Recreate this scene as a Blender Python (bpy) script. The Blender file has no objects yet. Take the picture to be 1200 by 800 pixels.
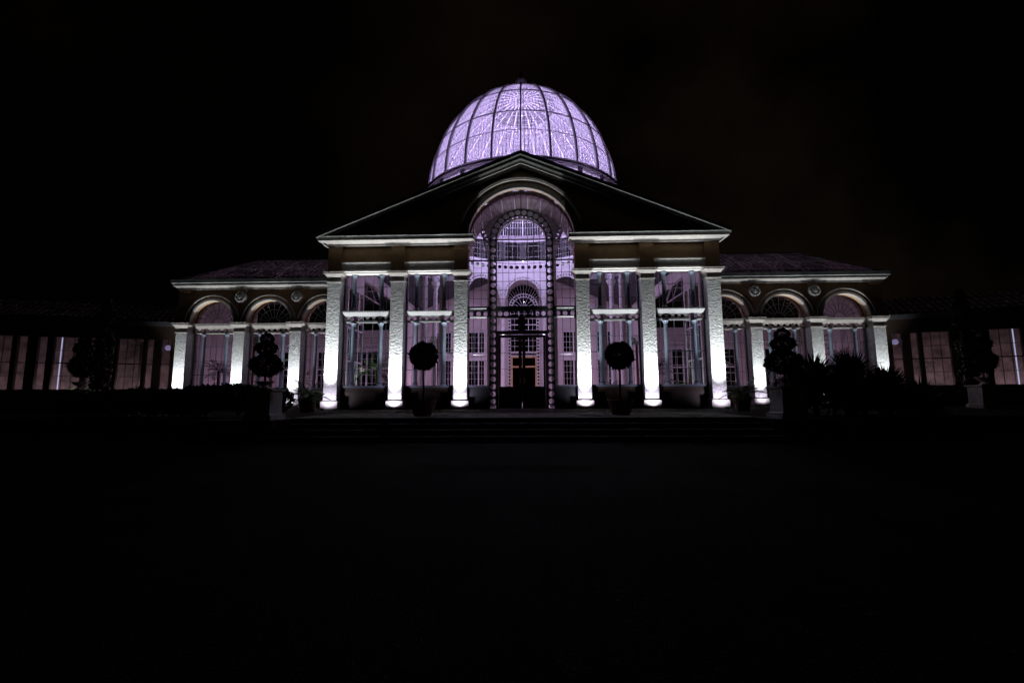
import bpy, math, random
from mathutils import Matrix, Vector
random.seed(7)
PI = math.pi
R = math.radians
sc = bpy.context.scene
COL = sc.collection
TER = 0.525            # terrace level above the forecourt
S = 4.12               # arcade pilaster plane

# ------------------------------------------------------------------ mesh builder
class MB:
    def __init__(s, sx=1):
        s.v = []; s.f = []; s.sx = sx
    def add(s, vs, fs):
        o = len(s.v); s.v += [tuple(p) for p in vs]; s.f += [tuple(i + o for i in q) for q in fs]
    def box(s, x0, x1, y0, y1, z0, z1):
        s.add([(x0,y0,z0),(x1,y0,z0),(x1,y1,z0),(x0,y1,z0),(x0,y0,z1),(x1,y0,z1),(x1,y1,z1),(x0,y1,z1)],
              [(0,3,2,1),(4,5,6,7),(0,1,5,4),(1,2,6,5),(2,3,7,6),(3,0,4,7)])
        return s
    def cbox(s, cx, w, y0, y1, z0, z1):
        return s.box(cx - w/2, cx + w/2, y0, y1, z0, z1)
    def flare(s, x0, x1, y0, y1, z0, z1, d):
        """box whose front and two ends splay outwards by d at the top"""
        s.add([(x0,y0,z0),(x1,y0,z0),(x1,y1,z0),(x0,y1,z0),(x0-d,y0-d,z1),(x1+d,y0-d,z1),(x1+d,y1,z1),(x0-d,y1,z1)],
              [(0,3,2,1),(4,5,6,7),(0,1,5,4),(1,2,6,5),(2,3,7,6),(3,0,4,7)])
        return s
    def bar(s, p, q, w, h=None, up=(0,0,1)):
        p = Vector(p); q = Vector(q); h = h or w
        d = (q - p)
        if d.length < 1e-6: return s
        d.normalize(); u = Vector(up)
        if abs(d.dot(u)) > .98: u = Vector((0,1,0))
        a = d.cross(u).normalized() * (w/2); b = a.cross(d).normalized() * (h/2)
        c = [(-1,-1),(1,-1),(1,1),(-1,1)]
        s.add([p + a*i + b*j for i, j in c] + [q + a*i + b*j for i, j in c],
              [(0,1,2,3),(7,6,5,4),(0,4,5,1),(1,5,6,2),(2,6,7,3),(3,7,4,0)])
        return s
    def path(s, pts, w, h=None, up=(0,0,1)):
        for a, b in zip(pts[:-1], pts[1:]): s.bar(a, b, w, h, up)
        return s
    def tube(s, pts, r, n=8):
        pts = [Vector(p) for p in pts]; rs = r if isinstance(r, (list, tuple)) else [r]*len(pts)
        vs = []; fs = []
        for i, p in enumerate(pts):
            d = (pts[min(i+1, len(pts)-1)] - pts[max(i-1, 0)]).normalized()
            u = Vector((0,0,1)) if abs(d.z) < .9 else Vector((0,1,0))
            a = d.cross(u).normalized(); b = a.cross(d)
            vs += [p + (a*math.cos(2*PI*k/n) + b*math.sin(2*PI*k/n))*rs[i] for k in range(n)]
        for i in range(len(pts)-1):
            for k in range(n):
                k2 = (k+1) % n
                fs.append((i*n+k, i*n+k2, (i+1)*n+k2, (i+1)*n+k))
        fs.append(tuple(range(n-1,-1,-1))); fs.append(tuple((len(pts)-1)*n + k for k in range(n)))
        s.add(vs, fs); return s
    def lathe(s, prof, cx=0, cy=0, n=20):
        vs = []; fs = []
        for r, z in prof:
            vs += [(cx + r*math.cos(2*PI*k/n), cy + r*math.sin(2*PI*k/n), z) for k in range(n)]
        for i in range(len(prof)-1):
            for k in range(n):
                k2 = (k+1) % n
                fs.append((i*n+k, i*n+k2, (i+1)*n+k2, (i+1)*n+k))
        fs.append(tuple(range(n-1,-1,-1))); fs.append(tuple((len(prof)-1)*n + k for k in range(n)))
        s.add(vs, fs); return s
    def strips(s, xs, zb, zt, y0, y1, F=None):
        """wall between curves zb(x) and zt(x), from depth y0 to y1"""
        F = F or (lambda x, y, z: (x, y, z))
        vs = []; fs = []
        for x in xs:
            b, t = zb(x), zt(x)
            vs += [F(x,y0,b), F(x,y0,t), F(x,y1,b), F(x,y1,t)]
        n = len(xs)
        for i in range(n-1):
            a, b = i*4, i*4+4
            fs += [(a,b,b+1,a+1),(a+2,a+3,b+3,b+2),(a,a+2,b+2,b),(a+1,b+1,b+3,a+3)]
        fs += [(0,1,3,2), ((n-1)*4, (n-1)*4+2, (n-1)*4+3, (n-1)*4+1)]
        s.add(vs, fs); return s
    def arc(s, cx, cz, r0, r1, a0, a1, y0, y1, n=28):
        vs = []; fs = []
        for i in range(n+1):
            a = a0 + (a1-a0)*i/n; c, d = math.cos(a), math.sin(a)
            vs += [(cx+r0*c,y0,cz+r0*d),(cx+r1*c,y0,cz+r1*d),(cx+r0*c,y1,cz+r0*d),(cx+r1*c,y1,cz+r1*d)]
        for i in range(n):
            a, b = i*4, i*4+4
            fs += [(a,a+1,b+1,b),(a+2,b+2,b+3,a+3),(a,b,b+2,a+2),(a+1,a+3,b+3,b+1)]
        fs += [(0,2,3,1),(n*4,n*4+1,n*4+3,n*4+2)]
        s.add(vs, fs); return s
    def ring(s, cx, cy, r0, r1, z0, z1, n=96):
        vs = []; fs = []
        for i in range(n):
            a = 2*PI*i/n; c, d = math.cos(a), math.sin(a)
            vs += [(cx+r0*c,cy+r0*d,z0),(cx+r1*c,cy+r1*d,z0),(cx+r0*c,cy+r0*d,z1),(cx+r1*c,cy+r1*d,z1)]
        for i in range(n):
            a, b = i*4, ((i+1) % n)*4
            fs += [(a,b,b+1,a+1),(a+2,a+3,b+3,b+2),(a,a+2,b+2,b),(a+1,b+1,b+3,a+3)]
        s.add(vs, fs); return s
    def holed(s, u0, u1, v0, v1, n, r, F, w0, w1, seg=14, square=False, m=1):
        """plate over the rectangle, n x m cells, each pierced by a hole of radius r; F maps (u,v,w) to a point"""
        du = (u1-u0)/n; dv = (v1-v0)/m
        for i in range(n):
            for j in range(m):
                cu = u0 + (i+.5)*du; cv = v0 + (j+.5)*dv
                ro = min(r, du*.46, dv*.46)
                vs = []; fs = []
                k = 4 if square else seg
                angs = [2*PI*(q+.5)/k for q in range(k)] if square else [2*PI*q/k for q in range(k)]
                cor = [math.atan2(b*dv, a*du) % (2*PI) for a, b in ((1,1),(-1,1),(-1,-1),(1,-1))]
                if not square: angs = sorted(set([round(a, 5) for a in angs] + [round(a, 5) for a in cor]))
                else: angs = sorted(cor)
                k = len(angs)
                for a in angs:
                    c, d = math.cos(a), math.sin(a)
                    t = min(du/2/abs(c) if abs(c) > 1e-6 else 1e9, dv/2/abs(d) if abs(d) > 1e-6 else 1e9)
                    if square:
                        iu, iv = math.copysign(ro, c), math.copysign(ro, d)
                    else:
                        iu, iv = ro*c, ro*d
                    for (pu, pv) in ((t*c, t*d), (iu, iv)):
                        vs += [F(cu+pu, cv+pv, w0), F(cu+pu, cv+pv, w1)]
                for q in range(k):
                    a, b = q*4, ((q+1) % k)*4
                    fs += [(a,b,b+2,a+2),(a+1,a+3,b+3,b+1),(a+2,b+2,b+3,a+3)]
                    fs += [(a,a+1,b+1,b)] if (abs(vs[a][0]-vs[b][0]) + abs(vs[a][2]-vs[b][2]) > 0) else []
                s.add(vs, fs)
        return s
    def sheet(s, pts):
        s.add(pts, [tuple(range(len(pts)))]); return s
    def leaves(s, n, fn, size, asp=.5, spread=1.0):
        for _ in range(n):
            p, out = fn()
            d = Vector((random.gauss(0,1), random.gauss(0,1), random.gauss(0,1))).normalized()*spread + out
            d.normalize()
            q = d.cross(Vector((random.gauss(0,1), random.gauss(0,1), random.gauss(0,1)))).normalized()
            L = size*random.uniform(.7, 1.3); W = L*asp
            p = Vector(p); m = p + d*L*.5
            s.add([p, m + q*W*.5, p + d*L, m - q*W*.5], [(0,1,2,3)])
        return s
    def build(s, name, mat, parent=None, smooth=False):
        vs = s.v; fs = s.f
        if s.sx < 0:
            vs = [(-x, y, z) for x, y, z in vs]; fs = [q[::-1] for q in fs]
        me = bpy.data.meshes.new(name); me.from_pydata([tuple(v) for v in vs], [], fs); me.update()
        if smooth:
            for p in me.polygons: p.use_smooth = True
        me.materials.append(mat)
        o = bpy.data.objects.new(name, me); COL.objects.link(o)
        if parent: o.parent = parent
        return o

def tag(o, label=None, cat=None, group=None, kind=None):
    if label: o['label'] = label
    if cat: o['category'] = cat
    if group: o['group'] = group
    if kind: o['kind'] = kind
    return o
def thing(name, label, cat, loc=(0,0,0), rz=0, group=None):
    o = bpy.data.objects.new(name, None); COL.objects.link(o)
    o.empty_display_size = .3
    o.location = loc; o.rotation_euler = (0, 0, rz)
    return tag(o, label, cat, group)
def node(name, parent):
    o = bpy.data.objects.new(name, None); COL.objects.link(o); o.parent = parent; return o
def dup(o, parent=None, loc=None, rz=None, label=None, scale=None):
    c = o.copy(); COL.objects.link(c)
    if parent: c.parent = parent
    for ch in list(o.children): dup(ch, c)
    if loc is not None: c.location = loc
    if rz is not None: c.rotation_euler = (0, 0, rz)
    if scale is not None: c.scale = scale
    if label: c['label'] = label
    return c

# ------------------------------------------------------------------ materials
def mat(name, col, rough=.7, var=.15, scale=6., bump=0., bscale=30., metal=0., spec=.5, transl=0., dist=.02):
    m = bpy.data.materials.new(name); m.use_nodes = True
    nt = m.node_tree; N = nt.nodes; L = nt.links
    b = N['Principled BSDF']
    b.inputs['Roughness'].default_value = rough; b.inputs['Metallic'].default_value = metal
    b.inputs['Specular IOR Level'].default_value = spec
    geo = N.new('ShaderNodeNewGeometry')
    no = N.new('ShaderNodeTexNoise'); no.inputs['Scale'].default_value = scale; no.inputs['Detail'].default_value = 6
    L.new(geo.outputs['Position'], no.inputs['Vector'])
    cr = N.new('ShaderNodeValToRGB')
    lo = [c*(1-var) for c in col]; hi = [min(1, c*(1+var)) for c in col]
    cr.color_ramp.elements[0].position = .3; cr.color_ramp.elements[1].position = .7
    cr.color_ramp.elements[0].color = (*lo, 1); cr.color_ramp.elements[1].color = (*hi, 1)
    L.new(no.outputs['Fac'], cr.inputs['Fac']); L.new(cr.outputs['Color'], b.inputs['Base Color'])
    if bump:
        n2 = N.new('ShaderNodeTexNoise'); n2.inputs['Scale'].default_value = bscale; n2.inputs['Detail'].default_value = 4
        L.new(geo.outputs['Position'], n2.inputs['Vector'])
        bp = N.new('ShaderNodeBump'); bp.inputs['Strength'].default_value = bump; bp.inputs['Distance'].default_value = dist
        L.new(n2.outputs['Fac'], bp.inputs['Height']); L.new(bp.outputs['Normal'], b.inputs['Normal'])
    return m

M = {}
M['stone'] = mat('bath_stone', (.40,.31,.21), .85, .18, 2.5, .4, 24, dist=.012)
M['frieze'] = mat('ochre_stone', (.27,.165,.085), .85, .18, 2.0, .4, 24, dist=.012)
M['rough'] = mat('vermiculated_stone', (.43,.44,.44), .9, .30, 9.0)
def vermiculated(m):
    nt = m.node_tree; N = nt.nodes; L = nt.links; b = N['Principled BSDF']
    geo = N.new('ShaderNodeNewGeometry')
    vo = N.new('ShaderNodeTexVoronoi'); vo.inputs['Scale'].default_value = 12; vo.feature = 'SMOOTH_F1'
    no = N.new('ShaderNodeTexNoise'); no.inputs['Scale'].default_value = 15; no.inputs['Detail'].default_value = 8; no.inputs['Roughness'].default_value = .75
    ad = N.new('ShaderNodeMath'); ad.operation = 'ADD'
    L.new(geo.outputs['Position'], vo.inputs['Vector']); L.new(geo.outputs['Position'], no.inputs['Vector'])
    L.new(vo.outputs['Distance'], ad.inputs[0]); L.new(no.outputs['Fac'], ad.inputs[1])
    # block joints every 0.95 m
    bp = N.new('ShaderNodeBump'); bp.inputs['Strength'].default_value = 1.; bp.inputs['Distance'].default_value = .014
    sx = N.new('ShaderNodeSeparateXYZ'); L.new(geo.outputs['Position'], sx.inputs[0])
    mu = N.new('ShaderNodeMath'); mu.operation = 'MULTIPLY'; mu.inputs[1].default_value = 1.21; L.new(sx.outputs['Z'], mu.inputs[0])
    fr = N.new('ShaderNodeMath'); fr.operation = 'FRACT'; L.new(mu.outputs[0], fr.inputs[0])
    gt = N.new('ShaderNodeMath'); gt.operation = 'LESS_THAN'; gt.inputs[1].default_value = .025; L.new(fr.outputs[0], gt.inputs[0])
    sb = N.new('ShaderNodeMath'); sb.operation = 'SUBTRACT'; L.new(ad.outputs[0], sb.inputs[0]); L.new(gt.outputs[0], sb.inputs[1])
    L.new(sb.outputs[0], bp.inputs['Height']); L.new(bp.outputs['Normal'], b.inputs['Normal'])
vermiculated(M['rough'])
M['plinth'] = mat('plinth_stone', (.42,.41,.39), .8, .15, 5, .3, 30, dist=.01)
M['trim'] = mat('painted_cornice', (.28,.264,.246), .65, .16, 4, .15, 30, dist=.006)
M['iron'] = mat('white_ironwork', (.66,.66,.68), .45, .08, 5)
M['greyiron'] = mat('blue_grey_ironwork', (.10,.125,.165), .45, .12, 5)
M['darkiron'] = mat('dark_ironwork', (.030,.033,.036), .5, .2, 5)
M['ribiron'] = mat('dark_rib', (.10,.09,.10), .6, .2, 4)  # outer ironwork: silhouette against the glow put into the dark colour
M['plaster'] = mat('plaster', (.56,.50,.50), .85, .10, .7, .15, 12, dist=.01)
M['agedplaster'] = mat('aged_wall', (.40,.31,.30), .9, .55, 1.6, .2, 12, dist=.01)
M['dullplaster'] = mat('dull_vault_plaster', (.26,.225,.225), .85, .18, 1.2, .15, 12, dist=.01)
M['slate'] = mat('slate', (.035,.036,.042), .7, .3, 4, .4, 12)
M['lead'] = mat('lead_gutter', (.20,.215,.21), .55, .35, 2.2, .3, 14, dist=.01)
M['darklead'] = mat('blackened_lead', (.12,.135,.125), .6, .35, 2.2, .3, 14, dist=.01)
M['copingstone'] = mat('dark_coping', (.06,.064,.06), .75, .4, 3, .3, 14, dist=.01)  # coping in one dark, slightly mottled tone
M['tgrey'] = mat('grey_transom_paint', (.17,.172,.175), .55, .12, 5)
M['ringpaint'] = mat('grey_ring_paint', (.36,.33,.36), .55, .15, 4)  # plain grey paint of the dome ring
M['paving'] = mat('paving', (.26,.25,.23), .85, .25, 3, .3, 25, dist=.01, spec=.04)
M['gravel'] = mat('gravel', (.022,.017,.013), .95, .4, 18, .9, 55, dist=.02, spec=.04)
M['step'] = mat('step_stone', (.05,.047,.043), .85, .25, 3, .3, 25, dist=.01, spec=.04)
M['darkdoor'] = mat('dark_door_paint', (.030,.018,.012), .5, .25, 4)
M['golden'] = mat('varnished_oak', (.60,.38,.17), .4, .2, 6)
M['leaf'] = mat('topiary_leaf', (.026,.040,.018), .55, .45, 9, spec=.12)
M['leaf2'] = mat('shrub_leaf', (.030,.044,.022), .6, .4, 7, spec=.12)
M['palm'] = mat('palm_leaf', (.07,.14,.035), .5, .35, 7)
M['bark'] = mat('bark', (.09,.065,.045), .9, .3, 12, .6, 40)
M['wood'] = mat('tub_wood', (.10,.065,.04), .8, .3, 10, .3, 30)
M['terra'] = mat('weathered_terracotta', (.17,.10,.065), .85, .25, 8, .2, 30)
M['soil'] = mat('soil', (.03,.022,.016), .95, .3, 20, .5, 40)
M['floor'] = mat('stone_floor', (.30,.28,.27), .7, .15, 2)
M['fixture'] = mat('lamp_housing', (.03,.03,.032), .4, .1, 8)
M['petal'] = mat('pale_petal', (.7,.68,.66), .6, .1, 20)

def glass_mat(name, tint, ior=1.45, rough=.02, haze=0., hcol=(.8,.8,.8), haze_scale=1.5, hvar=.3):
    m = bpy.data.materials.new(name); m.use_nodes = True
    nt = m.node_tree; N = nt.nodes; L = nt.links
    N.remove(N['Principled BSDF']); out = N['Material Output']
    tr = N.new('ShaderNodeBsdfTransparent'); tr.inputs['Color'].default_value = (*tint, 1)
    gl = N.new('ShaderNodeBsdfGlossy'); gl.inputs['Roughness'].default_value = rough; gl.inputs['Color'].default_value = (.9,.9,.9,1)
    fr = N.new('ShaderNodeFresnel'); fr.inputs['IOR'].default_value = ior
    # Fresnel seen from inside a thin pane would give total reflection: use layer weight instead
    lw = N.new('ShaderNodeLayerWeight'); lw.inputs['Blend'].default_value = .18
    mx = N.new('ShaderNodeMixShader')
    mt = N.new('ShaderNodeMath'); mt.operation = 'MULTIPLY'; mt.inputs[1].default_value = .6
    L.new(lw.outputs['Fresnel'], mt.inputs[0])
    N.remove(fr)
    L.new(mt.outputs[0], mx.inputs[0]); L.new(tr.outputs[0], mx.inputs[1]); L.new(gl.outputs[0], mx.inputs[2])
    last = mx
    if haze:
        tl = N.new('ShaderNodeBsdfTranslucent'); tl.inputs['Color'].default_value = (*hcol, 1)
        df = N.new('ShaderNodeBsdfDiffuse'); df.inputs['Color'].default_value = (*hcol, 1)
        hm = N.new('ShaderNodeMixShader'); hm.inputs[0].default_value = .25
        L.new(tl.outputs[0], hm.inputs[1]); L.new(df.outputs[0], hm.inputs[2])
        geo = N.new('ShaderNodeNewGeometry')
        no = N.new('ShaderNodeTexNoise'); no.inputs['Scale'].default_value = haze_scale; no.inputs['Detail'].default_value = 5
        L.new(geo.outputs['Position'], no.inputs['Vector'])
        mr = N.new('ShaderNodeMapRange'); mr.inputs[1].default_value = .25; mr.inputs[2].default_value = .75
        mr.inputs[3].default_value = haze*(1-hvar); mr.inputs[4].default_value = min(1, haze*(1+hvar))
        L.new(no.outputs['Fac'], mr.inputs[0])
        m2 = N.new('ShaderNodeMixShader')
        L.new(mr.outputs[0], m2.inputs[0]); L.new(mx.outputs[0], m2.inputs[1]); L.new(hm.outputs[0], m2.inputs[2])
        last = m2
    L.new(last.outputs[0], out.inputs[0])
    return m
M['glass'] = glass_mat('window_glass', (.90,.92,.92))
M['dimglass'] = glass_mat('grimy_glass', (.85,.86,.85), haze=.05, hcol=(.7,.68,.66))
M['domeglass'] = glass_mat('hazy_dome_glass', (.9,.9,.92), haze=.20, hcol=(.80,.80,.88), haze_scale=.9, hvar=.35)
M['frost'] = glass_mat('frosted_glass', (.8,.8,.8), haze=.7, hcol=(.9,.9,.92), haze_scale=3)
M['dullglass'] = glass_mat('dark_roof_glass', (.4,.4,.4), haze=.12, hcol=(.25,.24,.24), haze_scale=2., hvar=.7)  # corridor roof glass, darker tint with blotchy haze
M['roofglass'] = glass_mat('dirty_roof_glass', (.6,.6,.6), haze=.28, hcol=(.5,.48,.48), haze_scale=1.2, hvar=.5)
def emit(name, col, st):
    m = bpy.data.materials.new(name); m.use_nodes = True
    b = m.node_tree.nodes['Principled BSDF']
    b.inputs['Base Color'].default_value = (*col, 1)
    b.inputs['Emission Color'].default_value = (*col, 1); b.inputs['Emission Strength'].default_value = st
    return m
M['lens'] = emit('lit_lens', (.85,.78,1.), 6.)
M['globe'] = emit('lit_globe', (.50,.44,.85), .42)
M['tube'] = emit('lit_tube', (.60,.62,1.), .9)

LIGHTS = []
def spot(name, loc, aim, power, col, size=60, blend=1., soft=.06):
    d = bpy.data.lights.new(name, 'SPOT'); d.energy = power; d.color = col; d.spot_size = R(size); d.spot_blend = blend; d.shadow_soft_size = soft
    o = bpy.data.objects.new(name, d); COL.objects.link(o); o.location = loc
    v = Vector(aim) - Vector(loc); o.rotation_euler = v.to_track_quat('-Z', 'Y').to_euler()
    return o
def point(name, loc, power, col, soft=.08):
    d = bpy.data.lights.new(name, 'POINT'); d.energy = power; d.color = col; d.shadow_soft_size = soft
    o = bpy.data.objects.new(name, d); COL.objects.link(o); o.location = loc
    return o
VIOLET = (.69,.53,1.); MAUVE = (1.,.60,.95); WHITE = (.95,.99,1.); DUSK = (1.,.70,.85)

# ------------------------------------------------------------------ ground
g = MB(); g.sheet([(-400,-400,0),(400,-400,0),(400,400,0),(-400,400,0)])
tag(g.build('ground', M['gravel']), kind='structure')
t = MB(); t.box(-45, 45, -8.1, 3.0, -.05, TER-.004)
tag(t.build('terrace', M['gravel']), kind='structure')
p = MB(); p.box(-7.2, 7.2, -8.1, -4.95, TER-.004, TER+.004)
tag(p.build('paved_path', M['paving']), kind='structure')
st = MB()
zs = [TER, TER*.75, TER*.5, TER*.25]
for i, z in enumerate(zs):
    st.box(-7.0, 7.0, -8.55-.6*i, -8.1 if i == 0 else -7.95-.6*i, -.02 if i else -.02, z-.06)
    st.box(-7.0, 7.0, -8.58-.6*i, -8.1 if i == 0 else -7.95-.6*i-.03, z-.06, z+.004 if i == 0 else z)
tag(st.build('steps', M['step']), kind='structure')

# ================================================================== central pavilion
pav = thing('conservatory_pavilion', 'stone temple-fronted pavilion with white pilasters and gable at centre of the conservatory', 'building')
PX = (3.07, 6.32, 9.58)

def pilaster(parent, plane, ztop_shaft, zcap0, zcap1, hw=.335):
    e = node('pilaster', parent)
    b = MB(); b.box(-hw-.085, hw+.085, -.09, .5, TER, .93); b.flare(-hw-.05, hw+.05, -.055, .5, .931, .99, -.04)
    b.build('plinth', M['plinth'], e)
    s = MB(); s.box(-hw, hw, 0, .55, .99, ztop_shaft); s.build('shaft', M['rough'], e)
    c = MB(); c.box(-hw-.045, hw+.045, -.045, .55, ztop_shaft, ztop_shaft+.055)
    c.box(-hw+.01, hw-.01, .01, .55, ztop_shaft+.055, zcap0)
    c.flare(-hw-.03, hw+.03, -.03, .55, zcap0, zcap0+(zcap1-zcap0)*.55, .10)
    c.box(-hw-.16, hw+.16, -.16, .55, zcap0+(zcap1-zcap0)*.55, zcap1-.04)
    c.box(-hw-.19, hw+.19, -.19, .55, zcap1-.04, zcap1)
    c.build('capital', M['trim'], e)
    return e
p0 = pilaster(pav, 0, 6.96, 7.24, 7.50)
p0.location = (-PX[0], 0, 0)
for x in (PX[0], -PX[1], PX[1], -PX[2], PX[2]): dup(p0, pav, (x, 0, 0))

def entablature(s):
    e = node('entablature', pav)
    b = MB(s); b.box(2.76, 9.93, .12, .75, 7.5, 8.85)
    for c in PX: b.cbox(c, .70 if c < 9 else .72, .0, .12, 7.5, 8.85)
    b.build('frieze', M['frieze'], e)
    a = MB(s)
    for c in PX[:2]:
        x0, x1 = c+.36, c+3.25-.36
        a.box(x0, x1, -.05, .118, 7.505, 7.58); a.box(x0, x1, .01, .118, 7.58, 7.94); a.box(x0, x1, -.07, .118, 7.94, 8.0); a.box(x0, x1, .1205, .74, 7.44, 7.4985)
    a.build('architrave', M['plinth'], e)
    c = MB(s)
    c.box(2.60, 10.02, -.07, .74, 8.85, 8.95)
    c.flare(2.62, 10.0, -.07, .74, 8.951, 9.02, .12)
    c.box(2.40, 10.32, -.47, .74, 9.021, 9.22)
    c.build('cornice', M['trim'], e)
    l = MB(s); l.box(2.38, 10.38, -.525, .70, 9.221, 9.27); l.build('flashing', M['lead'], e)
for s in (-1, 1): entablature(s)

# gable: tympanum with arch, raking cornices
ACZ = 9.1; AR = 2.74
pd = node('pediment', pav)
def line(x): return 13.58 - .409*abs(x)
def archz(x, r=AR, cz=ACZ): return cz + math.sqrt(max(0, r*r - x*x))
ax = [-AR*math.cos(PI*i/40) for i in range(41)]
tm = MB(); tm.strips(ax, lambda x: archz(x), lambda x: line(x)-.60, .10, .26)
tm.strips([-9.6, -AR-.0015], lambda x: 9.272, lambda x: max(9.28, line(x)-.62), .10, .75)
tm.strips([AR+.0015, 9.6], lambda x: 9.272, lambda x: max(9.28, line(x)-.62), .10, .75)
tm.build('tympanum', M['stone'], pd)
rk = MB()
xs = [-10.36, 0, 10.36]
rk.strips(xs, lambda x: line(x)-.20, lambda x: line(x), -.62, .9)
rk.strips([-10.2,0,10.2], lambda x: line(x)-.36, lambda x: line(x)-.203, -.46, .8)
rk.build('coping', M['copingstone'], pd)
rk = MB()
rk.strips([-9.9,0,9.9], lambda x: line(x)-.50, lambda x: line(x)-.363, -.24, .8)
rk.strips([-9.3,0,9.3], lambda x: line(x)-.63, lambda x: line(x)-.503, -.10, .8)
rk.build('raking_cornice', M['trim'], pd)
am = MB()
am.arc(0, ACZ, AR, AR+.17, 0, PI, -.06, .098, 48)
am.arc(0, ACZ, AR+.17, AR+.22, 0, PI, .03, .099, 48)
am.arc(0, ACZ, AR+.40, AR+.47, 0, PI, -.16, .098, 48); am.arc(0, ACZ, AR+.47, AR+.54, 0, PI, -.19, .097, 48)
am.build('archivolt', M['trim'], pd)
# jambs of the portal and side piers
for s in (-1, 1):
    for a_, b_, z_ in ((2.742, 3.38, 9.1), (5.98, 6.66, 7.5), (9.25, 9.9, 7.5)):
        MB(s).box(a_, b_, .56, .95, TER, z_).build('pier', M['stone'], pav)
# vault between the portal and the rotunda
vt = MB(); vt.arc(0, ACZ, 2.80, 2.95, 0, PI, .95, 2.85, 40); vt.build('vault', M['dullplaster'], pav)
vr = MB()
for i in range(1, 24):
    a = PI*i/24
    if i % 2: vr.bar((2.78*math.cos(a), 1.0, ACZ+2.78*math.sin(a)), (2.78*math.cos(a), 2.8, ACZ+2.78*math.sin(a)), .05, .08)
vr.build('vault_rib', M['iron'], pav)

# ---- windows of the four bays
def bay_window(x0, x1, s, parent):
    e = node('window', parent)
    cx = (x0+x1)/2; w = x1-x0
    b = MB(s); b.box(x0, x1, .48, .62, TER, 1.60); b.box(x0+.25, x1-.25, .455, .48, .72, 1.42)
    b.build('base_panel', M['darkdoor'], e)
    q = MB(s); q.box(x0, x1, .36, .66, 1.60, 1.70); q.build('sill', M['greyiron'], e)
    # transom
    q = MB(s)
    q.box(x0, x1, .375, .66, 4.93, 5.00)
    F = lambda u, v, y: (u, y, v)
    q.holed(x0, x1, 5.001, 5.26, 8, .105, F, .40, .47)
    q.flare(x0+.14, x1-.14, .30, .65, 5.261, 5.44, .12)
    q.box(x0, x1, .16, .64, 5.441, 5.50)
    q.build('transom', M['tgrey'], e)
    # frame, mullions
    for xa in (x0, x1-.07):
        f = MB(s)
        for z0, z1 in ((1.701, 4.929), (5.501, 7.43)): f.box(xa, xa+.07, .50, .60, z0, z1)
        f.build('frame', M['greyiron'], e)
    g = MB(s)
    c0, c1 = cx-.71, cx+.71
    for z0, z1, bars in ((1.701, 4.929, (2.50, 3.36, 4.16)), (5.501, 7.49, (6.15, 6.82))):
        for u in (c0+.47, c0+.95, x0+.36, x1-.36):
            g.box(u-.010, u+.010, .53, .57, z0, z1)
        for z in bars:
            h = .022 if z in (3.36,) else .011
            g.box(x0+.07, x1-.07, .535, .565, z-h, z+h)
    g.build('glazing_bar', M['greyiron'], e)
    for u in (c0, c1):
        c = MB(s)
        for z0, z1 in ((1.701, 4.929), (5.501, 7.43)):
            c.lathe([(.15,z0),(.15,z0+.10),(.105,z0+.16),(.095,z1-.2),(.13,z1-.1),(.16,z1-.06),(.16,z1)], u, .42, 12)
        c.build('colonnette', M['greyiron'], e)
    gl = MB(s)
    for z0, z1 in ((1.701, 4.929), (5.501, 7.43)):
        gl.box(x0+.07, x1-.07, .546, .554, z0, z1)
    gl.build('glass', M['glass'], e)
for s in (-1, 1):
    bay_window(3.42, 5.97, s, pav); bay_window(6.66, 9.24, s, pav)

# ---- portal screen (glazed arch with pierced strips), door
sg = node('portal_screen', pav)  # backlit silhouette of the ironwork is put into its dark colour
Y0 = .15; XI, XO = 1.25, 1.64; SZ = 9.14
F = lambda u, v, y: (u, y, v)
for s in (-1, 1):
    b = MB(s); b.holed(XI+.045, XO-.045, TER+.18, SZ, 1, .162, F, Y0, Y0+.06, 16, False, 23)
    b.box(XI, XI+.045, Y0-.02, Y0+.07, TER, SZ); b.box(XO-.045, XO, Y0-.02, Y0+.07, TER, SZ)
    b.build('pierced_strip', M['darkiron'], sg)
b = MB()
def FA(u, v, y): return (v*math.cos(u), y, SZ + v*math.sin(u))
def holed_arc(mb, r0, r1, n, rh, y0, y1, a0=0., a1=PI, cz=SZ, FF=None, square=False):
    FF = FF or FA
    rm = (r0+r1)/2
    G = lambda u, v, w: FF(u/rm, v, w)
    mb.holed(a0*rm, a1*rm, r0, r1, n, rh, G, y0, y1, 16, square)
holed_arc(b, XI+.04, XO-.04, 14, .150, Y0, Y0+.06)
b.arc(0, SZ, XI, XI+.045, 0, PI, Y0-.0, Y0+.062, 40); b.arc(0, SZ, XO-.045, XO, 0, PI, Y0-.0, Y0+.062, 40)
b.build('pierced_arch', M['darkiron'], sg)
# transom band
b = MB()
for x0, x1, n in ((-XI, XI, 8), (-2.73, -XO, 3), (XO, 2.73, 3)):
    b.holed(x0, x1, 5.13, 5.42, n, .125, F, Y0, Y0+.06)
    b.box(x0, x1, Y0-.10, Y0+.12, 5.42, 5.64); b.box(x0, x1, Y0-.07, Y0+.12, 5.05, 5.13)
b.build('transom', M['darkiron'], sg)
for s in (-1, 1):
    for zz in (5.53, 5.09):
        MB(s).box(XO+.12, 2.60, Y0-.16, Y0-.102, zz-.03, zz+.03).build('ledge', M['iron'], sg)  # white strips put the lit edges of the side transoms into colour
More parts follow.
